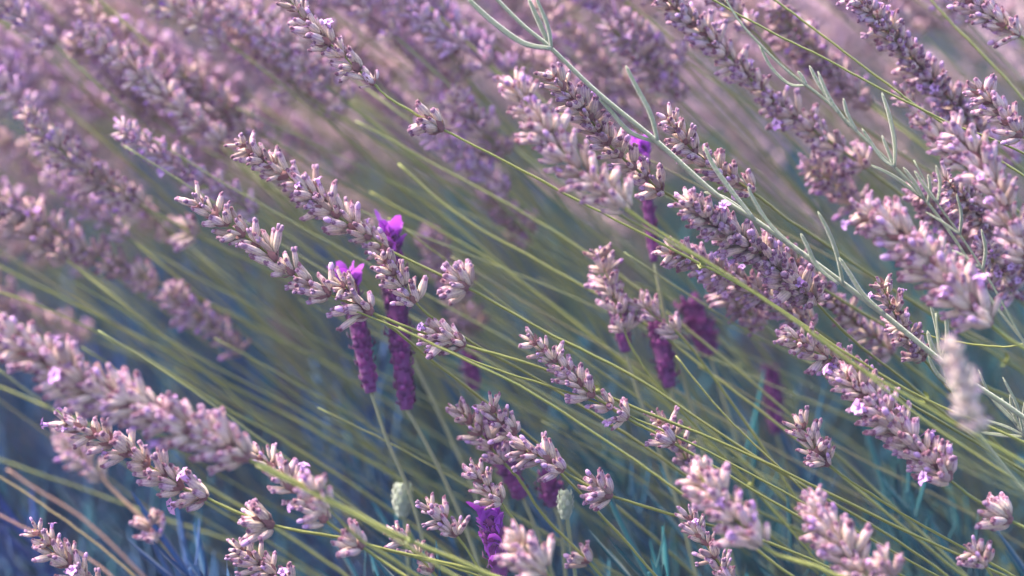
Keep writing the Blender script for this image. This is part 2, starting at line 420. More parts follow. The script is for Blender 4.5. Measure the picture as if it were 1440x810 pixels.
spike('sharp lavender whorls beneath the grey shoot leading into the dense clump', [(940, 165), (965, 200), (1005, 235), (1055, 268), (1110, 310), (1200, 370), (1320, 450), (1490, 560)], 3, (1.0, 1.1), 10.0, 8, [], .95, .35, .1)
spike('long lilac spike running beside the thin silver shoot', [(915, -20), (965, 25), (1010, 65), (1050, 105), (1105, 155), (1185, 212), (1290, 290), (1400, 370), (1500, 440)], 5, (1.03, 1.1), 9.5, 10, [(1220, 240)], 1.05, .36, .12)
spike('lilac spike running parallel over the long one by the silver shoot', [(985, -30), (1025, 10), (1065, 50), (1100, 90), (1160, 140), (1290, 230), (1480, 340)], 2, (1.05, 1.14), 9.0, 8, [], .9, .36, .1)
spike('dense violet tinged spike under the crossing green stalks', [(1200, -5), (1245, 40), (1285, 85), (1325, 130), (1385, 190), (1450, 250), (1510, 300)], 4, (1.02, 1.1), 7.5, 11, [], 1.05, .5, .1)
spike('short lilac spike beyond the dull green stalk', [(1340, -25), (1375, 10), (1410, 35), (1450, 62), (1510, 100)], 3, (1.03, 1.02), 8.0, 9, [], .95, .42, .1)
spike('mauve whorls half hidden behind the dense violet spike', [(1265, 130), (1310, 180), (1350, 225), (1390, 270), (1470, 330)], 3, (1.05, 1.04), 9.0, 9, [], .95, .5, .1)
spike('pink tipped whorls poking past the dense violet tinged spike', [(1375, 125), (1410, 160), (1440, 195), (1500, 240)], 2, (.99, .98), 8.0, 9, [], 1.0, .42, .12)
spike('soft mauve spike with yellowish buds above the plump pink spike', [(1345, 190), (1375, 225), (1400, 265), (1425, 320), (1455, 375), (1510, 450)], 4, (.96, .94), 8.5, 11, [], 1.2, .36, .3, 'A')
spike('plump soft focus pink spike with thick head over the silver leaves', [(1215, 300), (1262, 328), (1305, 368), (1350, 408), (1400, 462), (1455, 500), (1520, 540)], 4, (.95, .93), 8.0, 13, [], 1.35, .25, .25, 'A', 1.1, florets=2)
spike('lilac whorls beside the plump pink spike', [(1330, 255), (1370, 295), (1410, 340), (1450, 390), (1520, 450)], 3, (1.02, 1.1), 8.5, 10, [], 1.05, .5, .1)
spike('pale lilac spike half behind the thick green stalk in the dense clump', [(968, 285), (1015, 322), (1065, 352), (1105, 388), (1150, 428), (1200, 478), (1290, 550), (1400, 640), (1490, 710)], 4, (.98, 1.08), 7.5, 12, [], 1.22, .3, .2)
spike('shaded mauve spike at the underside of the dense clump', [(940, 352), (990, 372), (1040, 396), (1095, 430), (1150, 465), (1230, 520), (1350, 600), (1490, 700)], 4, (1.02, 1.1), 7.5, 11, [], 1.0, .48, .05)
spike('dusky lilac spike between the dense clump and the silver leaves', [(1080, 330), (1120, 372), (1160, 412), (1200, 450), (1260, 500), (1350, 570), (1490, 660)], 4, (1.04, 1.12), 8.0, 9, [], .95, .5, .05)
spike('thin upright looking spike with reddish tip beside the silver leaves', [(1240, 398), (1258, 440), (1280, 480), (1310, 520), (1370, 590), (1450, 680), (1510, 760)], 3, (1.0, 1.1), 9.0, 7, [], .9, .34, .2)
spike('loose spike of pale whorls along the thick green stalk', [(1105, 470), (1150, 498), (1200, 520), (1245, 545), (1300, 580), (1400, 640), (1500, 700)], 3, (.98, 1.06), 10.0, 8, [], 1.0, .34, .15)
spike('fat lilac spike with open florets above the dark foliage', [(1185, 530), (1228, 565), (1265, 605), (1305, 645), (1345, 682), (1400, 720), (1490, 775)], 4, (.98, .97), 7.5, 12, [(1415, 728)], 1.22, .32, .25, florets=3)
spike('tiny lone lavender spike on thin stalk over the dark gap', [(1126, 595), (1140, 620), (1165, 652), (1215, 688), (1290, 735), (1380, 785), (1470, 840)], 2, (1.0, 1.0), 8.0, 8, [], .95, .4, .1)
spike('soft focus pink spike overlapping the crisp narrow grey lilac spike', [(982, 668), (1012, 705), (1045, 742), (1090, 778), (1160, 802), (1260, 850)], 3, (.94, .92), 8.5, 10, [], 1.2, .18, .3, 'B', 1.1)
spike('soft focus pink beige spike beside the tiny lone spike', [(1142, 710), (1170, 748), (1200, 790), (1240, 840), (1290, 900)], 3, (.945, .93), 8.5, 10, [], 1.2, .2, .3, 'B', 1.0)
spike('crisp narrow grey lilac spike beneath the soft pink ones', [(968, 725), (990, 760), (1010, 792), (1035, 830), (1080, 890)], 3, (1.0, .99), 7.0, 7, [], .82, .4, .1)
spike('blurred bud cluster rising from below between pink spikes', [(1240, 790), (1265, 820), (1300, 870)], 1, (.93, .93), 8.0, 8, [], 1.0, .4, .2, 'B')
spike('small pink bud cluster under the straight stalk of the tiny spike', [(1370, 775), (1392, 805), (1430, 860)], 1, (.97, .97), 8.0, 8, [], .95, .3, .2)
spike('crisp lilac spike with spread buds below the parallel yellow stalks', [(748, 478), (785, 512), (822, 545), (858, 572), (890, 592), (945, 622), (1060, 690), (1200, 770), (1330, 850)], 4, (1.0, 1.01), 10.0, 8, [(950, 625)], .98, .36, .15)
spike('drooping whorls dangling at the end of a yellow stalk in the shade', [(925, 590), (950, 620), (975, 660), (1030, 700), (1150, 760), (1280, 840)], 2, (1.02, 1.12), 9.0, 7, [], .9, .36, .15)
spike('small purple grey spike with one lone whorl beside the pale green bud', [(730, 632), (765, 645), (800, 668), (858, 696), (960, 727), (1100, 770), (1240, 840)], 2, (1.0, 1.01), 8.5, 9, [(850, 692), (862, 697)], .95, .42, .08)
spike('rosy spike leaning on a plum head under the parallel stalks', [(645, 575), (672, 605), (695, 635), (720, 662), (737, 684), (770, 730), (820, 780), (880, 850)], 3, (1.03, 1.03), 9.0, 8, [(830, 778)], 1.0, .34, .1)
spike('short violet lilac spike touching the rosy one', [(690, 572), (712, 600), (738, 622), (790, 668), (860, 740), (940, 830)], 2, (1.01, 1.02), 9.0, 8, [], .95, .48, .05)
spike('small pale spike standing over the bright violet flower', [(665, 660), (688, 688), (712, 716), (740, 760), (790, 840)], 2, (1.0, 1.0), 7.5, 8, [], .88, .24, .25)
spike('fanned grey lilac whorls between green bud and bright violet flower', [(602, 712), (628, 735), (650, 762), (675, 800), (710, 860)], 2, (1.0, 1.0), 10.0, 8, [], .92, .34, .12)
spike('shaded loose buds below the lowest yellow stalks', [(555, 745), (580, 775), (610, 805), (650, 850)], 2, (1.02, 1.02), 9.0, 7, [], .85, .32, .15)
spike('blurred pink cluster in front of the bright violet flower', [(728, 762), (752, 788), (778, 815), (830, 880)], 2, (.935, .93), 8.5, 8, [], 1.2, .15, .3, 'B')
spike('big soft pink spike with long thick head, nearest its yellow stalk', [(2, 470), (60, 505), (125, 545), (190, 570), (255, 598), (318, 630), (370, 655), (440, 690), (560, 752), (690, 808), (800, 860)], 6, (.925, .93), 8.5, 13, [], 1.3, .24, .25, 'A', 1.2, florets=3)
spike('crisp spike with a violet floret beneath the big soft pink one', [(90, 590), (145, 618), (195, 645), (245, 680), (292, 702), (380, 738), (480, 756), (580, 780), (720, 815), (860, 860)], 4, (.98, .98), 11.0, 9, [(372, 732), (388, 738)], 1.05, .3, .2, florets=2)
spike('pale spike emerging from below the big soft pink head', [(362, 640), (395, 668), (425, 700), (470, 740), (540, 790), (620, 850)], 3, (.97, .96), 10.0, 8, [(506, 762)], 1.0, .26, .25)
spike('soft pinkish whorls crossing the yellow stalks under the big head', [(440, 690), (470, 722), (510, 760), (580, 805), (660, 860)], 1, (.93, .93), 9.0, 8, [], 1.0, .22, .3, 'B')
spike('crisp pale spike rising near the orange stalk', [(48, 745), (78, 775), (108, 802), (140, 840), (190, 900)], 3, (.99, .99), 8.5, 8, [], 1.05, .26, .25)
spike('cut off pair of pale whorls in the shaded lower foliage', [(335, 772), (372, 798), (410, 830), (460, 890)], 2, (1.0, 1.0), 9.0, 8, [], 1.05, .28, .2)
spike('small blurred lilac spike on a dull stalk beside the orange stalk', [(212, 738), (230, 768), (262, 802), (310, 860)], 1, (1.07, 1.07), 8.0, 8, [], 1.0, .4, .1, 'B', .9, .1, .3)
spike('blurred pinkish spike on a rosy stalk behind the crisp floret spike', [(88, 610), (120, 645), (155, 685), (215, 745), (260, 800), (330, 880)], 2, (1.12, 1.1), 9.0, 8, [], 1.0, .3, .2, 'B', 1.0, 0, .75)
spike('shaded spike entwined with the plum heads', [(842, 360), (858, 400), (872, 442), (884, 480), (915, 530), (980, 600), (1090, 720), (1200, 850)], 3, (1.05, 1.05), 9.5, 7, [], .95, .36, .12, 'B')
spike('hooked small lilac whorls beside the plum heads', [(905, 430), (930, 452), (965, 480), (1010, 540), (1080, 640), (1200, 820)], 1, (1.05, 1.05), 8.0, 6, [(925, 500)], .85, .42, .1, 'B')
spike('pale loose whorls crossing in front of the taller plum cone flower', [(538, 362), (560, 392), (586, 428), (640, 466), (740, 525), (880, 610), (1050, 730), (1200, 850)], 2, (1.0, 1.08), 10.0, 7, [], 1.0, .2, .3)
spike('small pale whorls crossing in front of the shorter plum cone flower', [(478, 398), (500, 415), (520, 436), (600, 500), (740, 610), (900, 740), (1020, 850)], 1, (1.0, 1.1), 9.0, 7, [], .9, .22, .3)
# soft spikes at the left, each placed on its own
soft = [
 ('blurred mauve spike with pale buds under the sharp pale spike', [(235, 412), (275, 440), (310, 468), (340, 495), (420, 560), (560, 650), (760, 800), (850, 880)], 3, 1.12, .46, .05),
 ('blurred pink beige spike just below the blurred lone whorl spike', [(-20, 270), (40, 300), (95, 338), (150, 368), (235, 402), (360, 460), (520, 550), (760, 720), (900, 850)], 4, 1.10, .26, .2),
 ('blurred pale spike with a lone whorl on its yellowish stalk', [(40, 160), (85, 210), (135, 250), (200, 290), (275, 330), (360, 372), (520, 450), (760, 580), (1000, 720), (1150, 850)], 3, 1.08, .26, .25),
 ('hazy lilac spike behind the lone whorl spike', [(105, 60), (150, 95), (190, 140), (230, 175), (330, 235), (520, 340), (800, 520), (1060, 700), (1250, 850)], 3, 1.13, .42, .1),
 ('hazy spike with a violet flush among the mauve blur', [(240, 95), (280, 122), (325, 155), (372, 192), (460, 245), (650, 360), (900, 520), (1150, 690), (1330, 850)], 3, 1.12, .4, .12),
 ('hazy pale spike close to the slender two whorl spike', [(335, 42), (368, 72), (402, 108), (440, 142), (560, 215), (760, 335), (1000, 490), (1300, 700), (1450, 840)], 3, 1.12, .32, .15),
 ('hazy beige spike behind the forked grey shoot', [(560, -10), (600, 35), (640, 85), (670, 125), (720, 180), (830, 275), (1000, 400), (1250, 600), (1460, 820)], 3, 1.12, .28, .2),
 ('hazy dusky spike beside the long grass green stalks', [(690, 270), (720, 310), (750, 352), (800, 410), (900, 520), (1050, 690), (1150, 840)], 2, 1.16, .42, .05),
 ('hazy rosy spike hidden behind the purple cone heads', [(600, 330), (625, 380), (650, 430), (672, 470), (740, 560), (850, 700), (940, 840)], 3, 1.14, .38, .1),
 ('hazy lilac spike crossing behind the straight green stalks', [(1085, 10), (1125, 50), (1165, 92), (1205, 130), (1290, 195), (1400, 290), (1500, 380)], 3, 1.08, .48, .05),
 ('small hazy spike in the gap under the crossing stalks', [(1140, 235), (1180, 265), (1220, 295), (1300, 350), (1400, 430), (1490, 520)], 2, 1.07, .45, .08),
 ('shaded lilac spike between the plump pink spike and the violet one', [(1290, 270), (1325, 305), (1360, 340), (1395, 378), (1450, 440), (1510, 520)], 3, 1.05, .55, .05),
 ('dusky spike behind the base of the plump pink spike', [(1385, 350), (1410, 385), (1435, 418), (1480, 480), (1530, 540)], 2, 1.03, .5, .1),
 ('hazy violet spike beyond the bend of the grey shoot', [(860, 40), (895, 75), (930, 112), (965, 150), (1040, 220), (1160, 330), (1300, 470), (1450, 640)], 3, 1.09, .5, .08),
 ('dim lilac spike tucked under the dense clump', [(1010, 400), (1045, 432), (1082, 465), (1150, 520), (1260, 620), (1400, 760), (1450, 840)], 2, 1.06, .55, .05),
 ('hazy pink mauve spike left of the soft pink beige one', [(640, 140), (675, 180), (712, 222), (790, 290), (920, 400), (1100, 560), (1330, 800)], 2, 1.1, .4, .1),
 ('hazy mauve spike just above the big soft pink spike', [(-15, 425), (40, 445), (90, 462), (140, 480), (260, 530), (450, 630), (640, 760), (740, 860)], 3, 1.2, .5, .05),
]
for lb, px, b, d, pu, wa in soft:
    spike(lb, px, b, (d, d + .12), 8.5, 9, [(275, 330)] if 'lone whorl on' in lb else [], 1.08, pu, wa, 'B', .9, .25, group='softly blurred spikes')
# out-of-focus white wand close to the lens
spike('pale whitish wand of buds badly out of focus over the silver leaves', [(1336, 488), (1350, 535), (1368, 588), (1388, 628), (1425, 672), (1480, 730)], 3, (.85, .86), 7.0, 5, [], .72, .0, .6, 'B', 1.1, .9, pale=.55)

# ------------------------------------------------------------------ bare stalks
for lb, px, d, rad, sc, sr in [
 ('straight green stalk crossing over the dense violet spike', [(985, -10), (1085, 45), (1180, 92), (1240, 126), (1330, 170), (1480, 240)], (1.0, 1.0), .8, .05, 0),
 ('second straight green stalk crossing just over the first', [(1075, -10), (1130, 30), (1230, 105), (1290, 150), (1380, 210), (1490, 290)], (1.02, 1.01), .85, .05, 0),
 ('dull green stalk beside the short lilac spike', [(1300, -10), (1345, 40), (1400, 95), (1450, 150), (1500, 200)], (1.06, 1.05), .95, .1, 0),
 ('thick soft green stalk slanting through the dense clump', [(865, 298), (950, 345), (1050, 405), (1130, 462), (1210, 520), (1300, 590), (1500, 730)], (.95, .93), .75, 0, 0),
 ('long green stalk from the mid field down to the dark gap', [(560, 230), (640, 300), (760, 370), (900, 450), (1020, 540), (1160, 650), (1330, 790), (1420, 860)], (1.08, 1.05), .9, .1, 0),
 ('green stalk passing below the crisp lilac spike', [(560, 460), (660, 508), (760, 560), (880, 640), (980, 710), (1100, 800), (1180, 860)], (.97, .97), .85, 0, 0),
 ('yellowish stalk running parallel under the pale sharp spike', [(480, 430), (580, 470), (700, 520), (820, 560), (960, 618), (1100, 690), (1300, 800), (1400, 860)], (1.0, 1.01), .75, 0, 0),
 ('thin green stalk from the plum heads down to dark foliage', [(950, 500), (1010, 575), (1060, 625), (1140, 700), (1260, 820), (1300, 860)], (1.02, 1.01), .7, 0, .05),
 ('thin level stalk beside the small silver leaf tuft', [(1270, 462), (1330, 478), (1400, 487), (1490, 492)], (1.02, 1.0), .7, 0, 0),
 ('orange brown blurred stalk near the crisp pale spike', [(-20, 660), (60, 710), (140, 770), (210, 830), (280, 890)], (1.08, 1.07), .75, 0, .4),
 ('rosy blurred stalk beside the orange brown one', [(10, 660), (70, 700), (140, 750), (220, 830), (270, 890)], (1.13, 1.12), .9, 0, .9),
 ('rosy stalk lying lowest under the orange brown one', [(-20, 715), (40, 745), (130, 790), (200, 850)], (1.1, 1.1), .8, 0, .95),
 ('thick soft yellow stalk under the big pink head', [(360, 655), (450, 700), (540, 748), (620, 798), (700, 850)], (.92, .92), .8, 0, 0),
 ('yellow stalk parallel to the thick soft one', [(400, 742), (480, 758), (560, 778), (660, 805), (760, 850)], (.98, .98), .8, 0, 0),
 ('blurred yellow green stalk under the blurred mauve spikes', [(-20, 365), (80, 415), (200, 478), (320, 540), (450, 610), (600, 700), (760, 830)], (1.14, 1.12), 1.0, 0, 0),
 ('thinner blurred yellow green stalk beneath the first blurred one', [(-20, 405), (60, 432), (180, 490), (300, 565), (430, 640), (620, 770), (700, 850)], (1.1, 1.1), .8, .05, 0),
 ('blurred stalk beneath the big soft pink head', [(-20, 535), (60, 570), (160, 615), (300, 690), (430, 770), (540, 850)], (1.12, 1.1), 1.0, .1, 0),
 ('shadowed blurred stalk low in the blue foliage', [(-20, 640), (120, 690), (260, 740), (400, 790), (520, 850)], (1.15, 1.13), .9, .2, 0),
 ('blurred stalk sweeping under the slender spike', [(500, 170), (600, 225), (720, 290), (860, 380), (1000, 490), (1200, 660), (1400, 850)], (1.09, 1.07), .85, .2, 0),
 ('blurred green stalk in the sheaf behind the purple heads', [(520, 270), (610, 320), (700, 375), (830, 470), (980, 590), (1200, 790), (1280, 860)], (1.1, 1.08), .9, .0, 0),
 ('second blurred green stalk in the sheaf behind the purple heads', [(540, 250), (620, 300), (720, 385), (820, 460), (960, 590), (1130, 760), (1230, 860)], (1.12, 1.1), 1.0, .0, 0),
]: stalk_only(lb, px, d, rad, sc, sr)

rt_ = random.Random(21)
for k in range(38):                        # the sheaf of thin stalks behind the sharp spikes
    x0, y0 = rt_.uniform(-60, 1000), rt_.uniform(150, 640); sl_ = rt_.uniform(.42, .72); dd = rt_.uniform(1.045, 1.16); px_ = [(x0, y0)]
    while px_[-1][0] < 1500 and px_[-1][1] < 870:
        x_, y_ = px_[-1]; st_ = rt_.uniform(120, 200); px_.append((x_ + st_, y_ + st_ * (sl_ + rt_.uniform(-.06, .08))))
    if len(px_) < 3: continue
    stalk_only('thin green stalk in the sheaf behind the sharp spikes', px_, (dd, dd + .05), rt_.uniform(.5, .75), rt_.uniform(0, .5), rt_.choice((0, 0, 0, .2)), 'thin stalks of the sheaf')

# ------------------------------------------------------------------ plum coloured cone flowers
def cone_flower(label, px, depth, width, stalk_px, petals=6, cover=.36):
    r = random.Random(int(px[0][0] * 3 + px[0][1])); h = path3(px, depth, depth); st = path3([px[-1]] + stalk_px, depth, depth + .02)
    if stalk_px[-1][1] < 1000: st += to_ground(st, r, .02)
    fine = catmull(st, 6); root = Vector(fine[-1]); rt = tag(link('plum_lavender_flower', None), label, 'flower', 'plum cone flowers among the spikes'); rt.location = root
    mb = MB(); tube(mb, [p - root for p in fine], lambda t: 1.15 * mm * (.8 + .2 * t), 8, .2, r.random())
    link('stalk', mb.mesh('stalk', M['stalk']), rt, None, (.85, .12, 0, 1))
    ax = catmull(h, 6); L = arc(ax); tot = L[-1]; W = width * .86 * K * depth
    hb = MB(); tube(hb, [p - root for p in ax], lambda t: W * .33 * (.75 + .6 * math.sin(math.pi * min(1, .12 + .85 * t)) ** .6), 8, 0, .2)
    rows = max(5, int(tot / (2.9 * mm)))
    for i in range(rows):
        s = tot * (i + .4) / rows; p, d = point_at(ax, L, s); env = (.78 + .3 * math.sin(math.pi * (i + .5) / rows)) * r.uniform(.88, 1.12)
        for k in range(9):
            if r.random() < .10: continue
            a = 2 * math.pi * (k + .5 * (i % 2)) / 9 + r.uniform(-.3, .3)
            q = frame(p - root, d, 0).to_quaternion(); o = q @ Vector((math.cos(a), math.sin(a), 0)); o = (o + d * r.uniform(-.3, .3)).normalized(); sdv = d.cross(o).normalized()
            c0 = p - root + o * W * .22 * env + d * r.uniform(-1, 1) * mm; l = 4.4 * mm * r.uniform(.6, 1.3); w = W * .17 * r.uniform(.7, 1.3); out_ = r.uniform(.16, .36)
            P = [c0 - sdv * w * .5, c0 + sdv * w * .5, c0 + o * W * out_ * env + d * l * .45 + sdv * w, c0 + o * W * out_ * env + d * l * .45 - sdv * w, c0 + o * W * (out_ + r.uniform(-.06, .12)) * env + d * l, c0 + o * W * (out_ + .1) * env + d * l * .45]
            g = r.random()
            hb.add([tuple(x) for x in P], [(0, 1, 5), (1, 2, 5), (3, 0, 5), (2, 4, 5), (4, 3, 5)], [(0, g, 0, 0), (0, g, 0, 0), (.4, g, 0, 0), (.4, g, 0, 0), (1, g, 0, 0), (.3, g, 0, 0)])
    link('cone', hb.mesh('cone', M['plum']), rt)
    for k in range(petals * 3):                # crinkled violet petals over the top of the cone
        u = (k / max(1, petals * 3)) ** 1.3 * cover * min(1, .045 / tot); p, d = point_at(ax, L, tot * u)
        a = k * 2.4 + r.uniform(-.4, .4); q = frame(p - root, d, 0).to_quaternion()
        o = q @ Vector((math.cos(a), math.sin(a), 0)); s = d.cross(o).normalized(); l = r.uniform(.006, .0105) * (1.25 if k < 3 else 1); w = l * r.uniform(.28, .45); pm = MB(); V = []; F = []; C = []; g = r.random()
        base = p - root + o * W * .12; sp = r.uniform(.15, .7)
        for i in range(6):
            t = i / 5; ww = w * math.sin(math.pi * (.12 + .76 * t)); cc = base + d * l * t * (1 - .3 * sp) + o * (W * .14 + l * sp * t * t)
            for j in (-1, 0, 1): V.append(tuple(cc + s * ww * j + o * (r.uniform(-.1, .1) - .14 * (1 - abs(j))) * l * math.sin(math.pi * t))); C.append((t, g, 0, 0))
        for i in range(5):
            for j in range(2): F.append((i*3+j, i*3+j+1, i*3+j+4, i*3+j+3))
        pm.add(V, F, C); link('petal', pm.mesh('petal', M['violet']), rt)
    return rt
cone_flower('plum cone flower with violet top behind the pale sharp spike', [(490, 392), (500, 440), (512, 500), (522, 552)], 1.045, 32, [(545, 620), (575, 690), (600, 780), (615, 850)], 4, .3)
cone_flower('taller plum cone flower with violet petals beside the first', [(548, 330), (555, 400), (563, 490), (572, 576)], 1.05, 36, [(600, 625), (632, 690), (665, 770), (690, 850)], 4, .25)
cone_flower('plum cone flower mostly hidden, its pale stalk showing', [(548, 410), (560, 450), (572, 490)], 1.10, 28, [(600, 545), (640, 630), (670, 700), (710, 850)], 0)
cone_flower('violet topped plum flower in the clump under the grey shoot', [(903, 208), (908, 260), (915, 318), (920, 368)], 1.07, 20, [(932, 430), (945, 480), (985, 620), (1040, 850)], 4, .2)
cone_flower('dark plum cone beneath the shaded entwined spike', [(862, 410), (872, 450), (880, 495)], 1.07, 28, [(900, 560), (950, 700), (990, 850)], 0)
cone_flower('dark plum cone beside the hooked whorls', [(920, 450), (932, 495), (942, 545)], 1.07, 34, [(960, 600), (1000, 700), (1050, 850)], 0)
cone_flower('broad blurred plum cone in the shade under the dense clump', [(968, 425), (984, 460), (998, 500)], 1.11, 44, [(1020, 570), (1060, 700), (1100, 850)], 0)
cone_flower('dim plum cone deep in the teal foliage', [(1084, 520), (1088, 560), (1092, 610)], 1.15, 30, [(1110, 680), (1140, 850)], 0)
cone_flower('bright violet flower low in the foliage', [(690, 728), (698, 768), (704, 815)], 1.01, 36, [(715, 850), (725, 890)], 16, .9)
cone_flower('blurred magenta cone behind the yellow stalks', [(660, 498), (668, 548)], 1.12, 30, [(690, 620), (720, 740), (760, 850)], 0)
cone_flower('small blunt plum cone beside the pale green bud', [(770, 672), (780, 712)], 1.06, 36, [(790, 750), (800, 850)], 0)
cone_flower('plum cone carrying the rosy spike', [(690, 590), (705, 640), (735, 700)], 1.06, 36, [(760, 760), (790, 850)], 0)

# ------------------------------------------------------------------ pale green closed buds
def green_bud(label, px, depth, w, h, stalk_px):
    r = random.Random(int(px[0])); c = at(px[0], px[1], depth); H = h * K * depth; W = w * K * depth
    st = path3([(px[0] + 2, px[1] + h * .4)] + stalk_px, depth, depth + .02); st += to_ground(st, r, .02)
    fine = catmull(st, 5); root = Vector(fine[-1]); rt = tag(link('green_flower_bud', None), label, 'bud', 'pale green closed buds'); rt.location = root
    mb = MB(); tube(mb, [p - root for p in fine], lambda t: 1.0 * mm, 8, .2); link('stalk', mb.mesh('stalk', M['stalk']), rt, None, (.9, 0, 0, 1))
    b = MB(); ax = [c - root + UPV * H * (k / 10 - .5) for k in range(11)]
    tube(b, ax, lambda t: W * .5 * (.18 + .75 * math.sin(math.pi * (.08 + .86 * t)) ** .7), 12, 0, .3)
    for i in range(6):
        for k in range(7):
            a = 2 * math.pi * (k + .5 * (i % 2)) / 7; o = Vector((math.cos(a), math.sin(a), 0)); o = (o - UPV * o.dot(UPV)).normalized(); s = UPV.cross(o)
            t = i / 6; rr = W * .5 * (.2 + .75 * math.sin(math.pi * (.08 + .86 * t)) ** .7); p = c - root + UPV * H * (t - .5) + o * rr; l = H * .24; ww = W * .2
            P = [p - s*ww*.6, p + s*ww*.6, p + o*ww*.35 + UPV*l*.5 + s*ww*.8, p + o*ww*.35 + UPV*l*.5 - s*ww*.8, p + UPV*l + o*ww*.1, p + o*ww*.55 + UPV*l*.5]
            b.add([tuple(x) for x in P], [(0, 1, 5), (1, 2, 5), (3, 0, 5), (2, 4, 5), (4, 3, 5)], [(.5, r.random(), 0, 0)] * 6)
    link('closed_head', b.mesh('closed_head', M['gbud']), rt)
green_bud('pale green closed bud blurred below the pale cone stalks', (566, 703), 1.06, 28, 46, [(572, 760), (580, 850)])
green_bud('pale green closed bud by the small blunt plum cone', (795, 710), 1.03, 22, 40, [(802, 760), (815, 850)])

# ------------------------------------------------------------------ silver grey leafy shoots
def leaf_strip(mb, pts, w, r, fold=.35):
    """narrow leaf with thickness and rolled edges"""
    n = len(pts); V = []; C = []; F = []
    T = [(pts[min(i+1, n-1)] - pts[max(i-1, 0)]).normalized() for i in range(n)]
    nrm = (FWD * -1 + Vector((r.uniform(-.5, .5), 0, r.uniform(.2, .8)))).normalized()
    for i, p in enumerate(pts):
        t = i / (n - 1); s = T[i].cross(nrm).normalized(); up = s.cross(T[i]); ww = w * (.35 + .65 * math.sin(math.pi * (.15 + .75 * t)) ** .8) * (1 if i < n-1 else .35)
        for (x, z, rb) in ((-.5, -.10, 0), (-.28, .12, 0), (0, -.02, 1), (.28, .12, 0), (.5, -.10, 0), (0, -.22, .3)):
            V.append(tuple(p + s * ww * x + up * ww * z)); C.append((t, .5, 0, rb))
    for i in range(n - 1):
        for k in range(6):
            k2 = (k + 1) % 6; F.append((i*6+k, i*6+k2, (i+1)*6+k2, (i+1)*6+k))
    F.append(tuple(range(5, -1, -1))); F.append(tuple((n-1)*6 + k for k in range(6)))
    mb.add(V, F, C)
def shoot(label, stem_px, depth, rad, leaves, w):
    r = random.Random(int(stem_px[0][0])); raw = path3(stem_px, *depth); raw += to_ground(raw, r); fine = catmull(raw, 7)
    root = Vector(fine[-1]); rt = tag(link('silver_leafy_shoot', None), label, 'shoot', 'silver grey leafy shoots'); rt.location = root
    mb = MB(); tube(mb, [p - root for p in fine], lambda t: rad * mm * (.7 + .3 * min(1, 3*t)), 8, .2); link('stem', mb.mesh('stem', M['silver']), rt)
    for lf in leaves:
        dd = depth[0] + r.uniform(-.008, .004)
        pts = catmull([p - root for p in path3(lf, dd, dd)], 5); mb = MB(); leaf_strip(mb, pts, w * mm * r.uniform(.85, 1.15), r)
        link('leaf', mb.mesh('leaf', M['silver']), rt)
shoot('thick forked grey green shoot slanting across the clump', [(690, -10), (735, 35), (775, 68), (840, 130), (925, 200), (1005, 272), (1065, 312), (1140, 365), (1240, 440), (1340, 520), (1480, 620)], (.985, .99), 1.15,
      [[(775, 68), (735, 60), (690, 28), (655, -5)], [(775, 68), (760, 35), (742, -5)], [(776, 68), (770, 35), (752, -8)], [(925, 198), (915, 160), (893, 118), (880, 92)], [(922, 200), (885, 185), (858, 155), (842, 138)],
       [(1186, 402), (1178, 360), (1165, 325), (1150, 297)], [(1180, 400), (1150, 375), (1135, 345), (1126, 328)], [(1062, 310), (1030, 270), (1005, 235), (990, 205)], [(1065, 312), (1020, 280), (990, 270)], [(1245, 442), (1215, 415), (1195, 385), (1180, 362)], [(1130, 358), (1085, 318), (1060, 280), (1052, 262)]], 2.2)
shoot('thin silver shoot with slim paired leaves along the long lilac spike', [(1015, -10), (1040, 30), (1068, 62), (1110, 102), (1160, 140), (1205, 185), (1258, 235), (1300, 280), (1345, 340), (1400, 430), (1500, 560)], (.99, .99), .75,
      [[(1068, 62), (1085, 95), (1110, 118), (1134, 120)], [(1134, 119), (1128, 108), (1122, 100)], [(1195, 178), (1170, 145), (1150, 115), (1138, 92)], [(1180, 160), (1165, 135), (1150, 100)], [(1258, 235), (1258, 200), (1250, 160), (1240, 130)], [(1256, 234), (1240, 222), (1225, 200), (1212, 180)], [(1205, 185), (1192, 160), (1186, 138)], [(1300, 280), (1285, 255), (1270, 235)], [(1305, 285), (1308, 262), (1305, 245)], [(1258, 236), (1250, 215), (1240, 190)], [(1300, 280), (1260, 250), (1225, 232)]], 1.7)
shoot('wispy silver leaves tangled in the dusky spikes', [(1285, 225), (1318, 285), (1350, 330), (1395, 400), (1450, 500), (1500, 580)], (.985, .99), .6,
      [[(1318, 285), (1300, 262), (1286, 240)], [(1318, 285), (1322, 258), (1316, 232)], [(1350, 330), (1325, 312), (1302, 298)], [(1350, 330), (1352, 300), (1345, 272)], [(1380, 378), (1352, 358), (1330, 350)], [(1382, 380), (1386, 350), (1380, 322)]], 1.5)
shoot('small silver leaf tuft below the plump pink spike', [(1316, 440), (1322, 490), (1335, 540), (1370, 600), (1440, 690), (1500, 760)], (1.0, 1.0), .8,
      [[(1322, 500), (1318, 465), (1308, 425)], [(1330, 520), (1312, 490), (1304, 465)], [(1325, 505), (1332, 475), (1330, 440)], [(1340, 545), (1318, 525), (1305, 500)]], 1.9)
shoot('fan of silver leaves below the pale whitish wand', [(1408, 560), (1440, 612), (1480, 660), (1510, 700)], (1.0, 1.0), .9,
      [[(1440, 612), (1420, 585), (1400, 565), (1386, 552)], [(1440, 612), (1415, 600), (1385, 590)], [(1440, 612), (1425, 580), (1420, 555)], [(1442, 612), (1440, 580), (1446, 550)], [(1440, 614), (1410, 612), (1380, 608)], [(1430, 598), (1395, 560), (1376, 520)], [(1440, 612), (1430, 570), (1410, 530)]], 1.7)

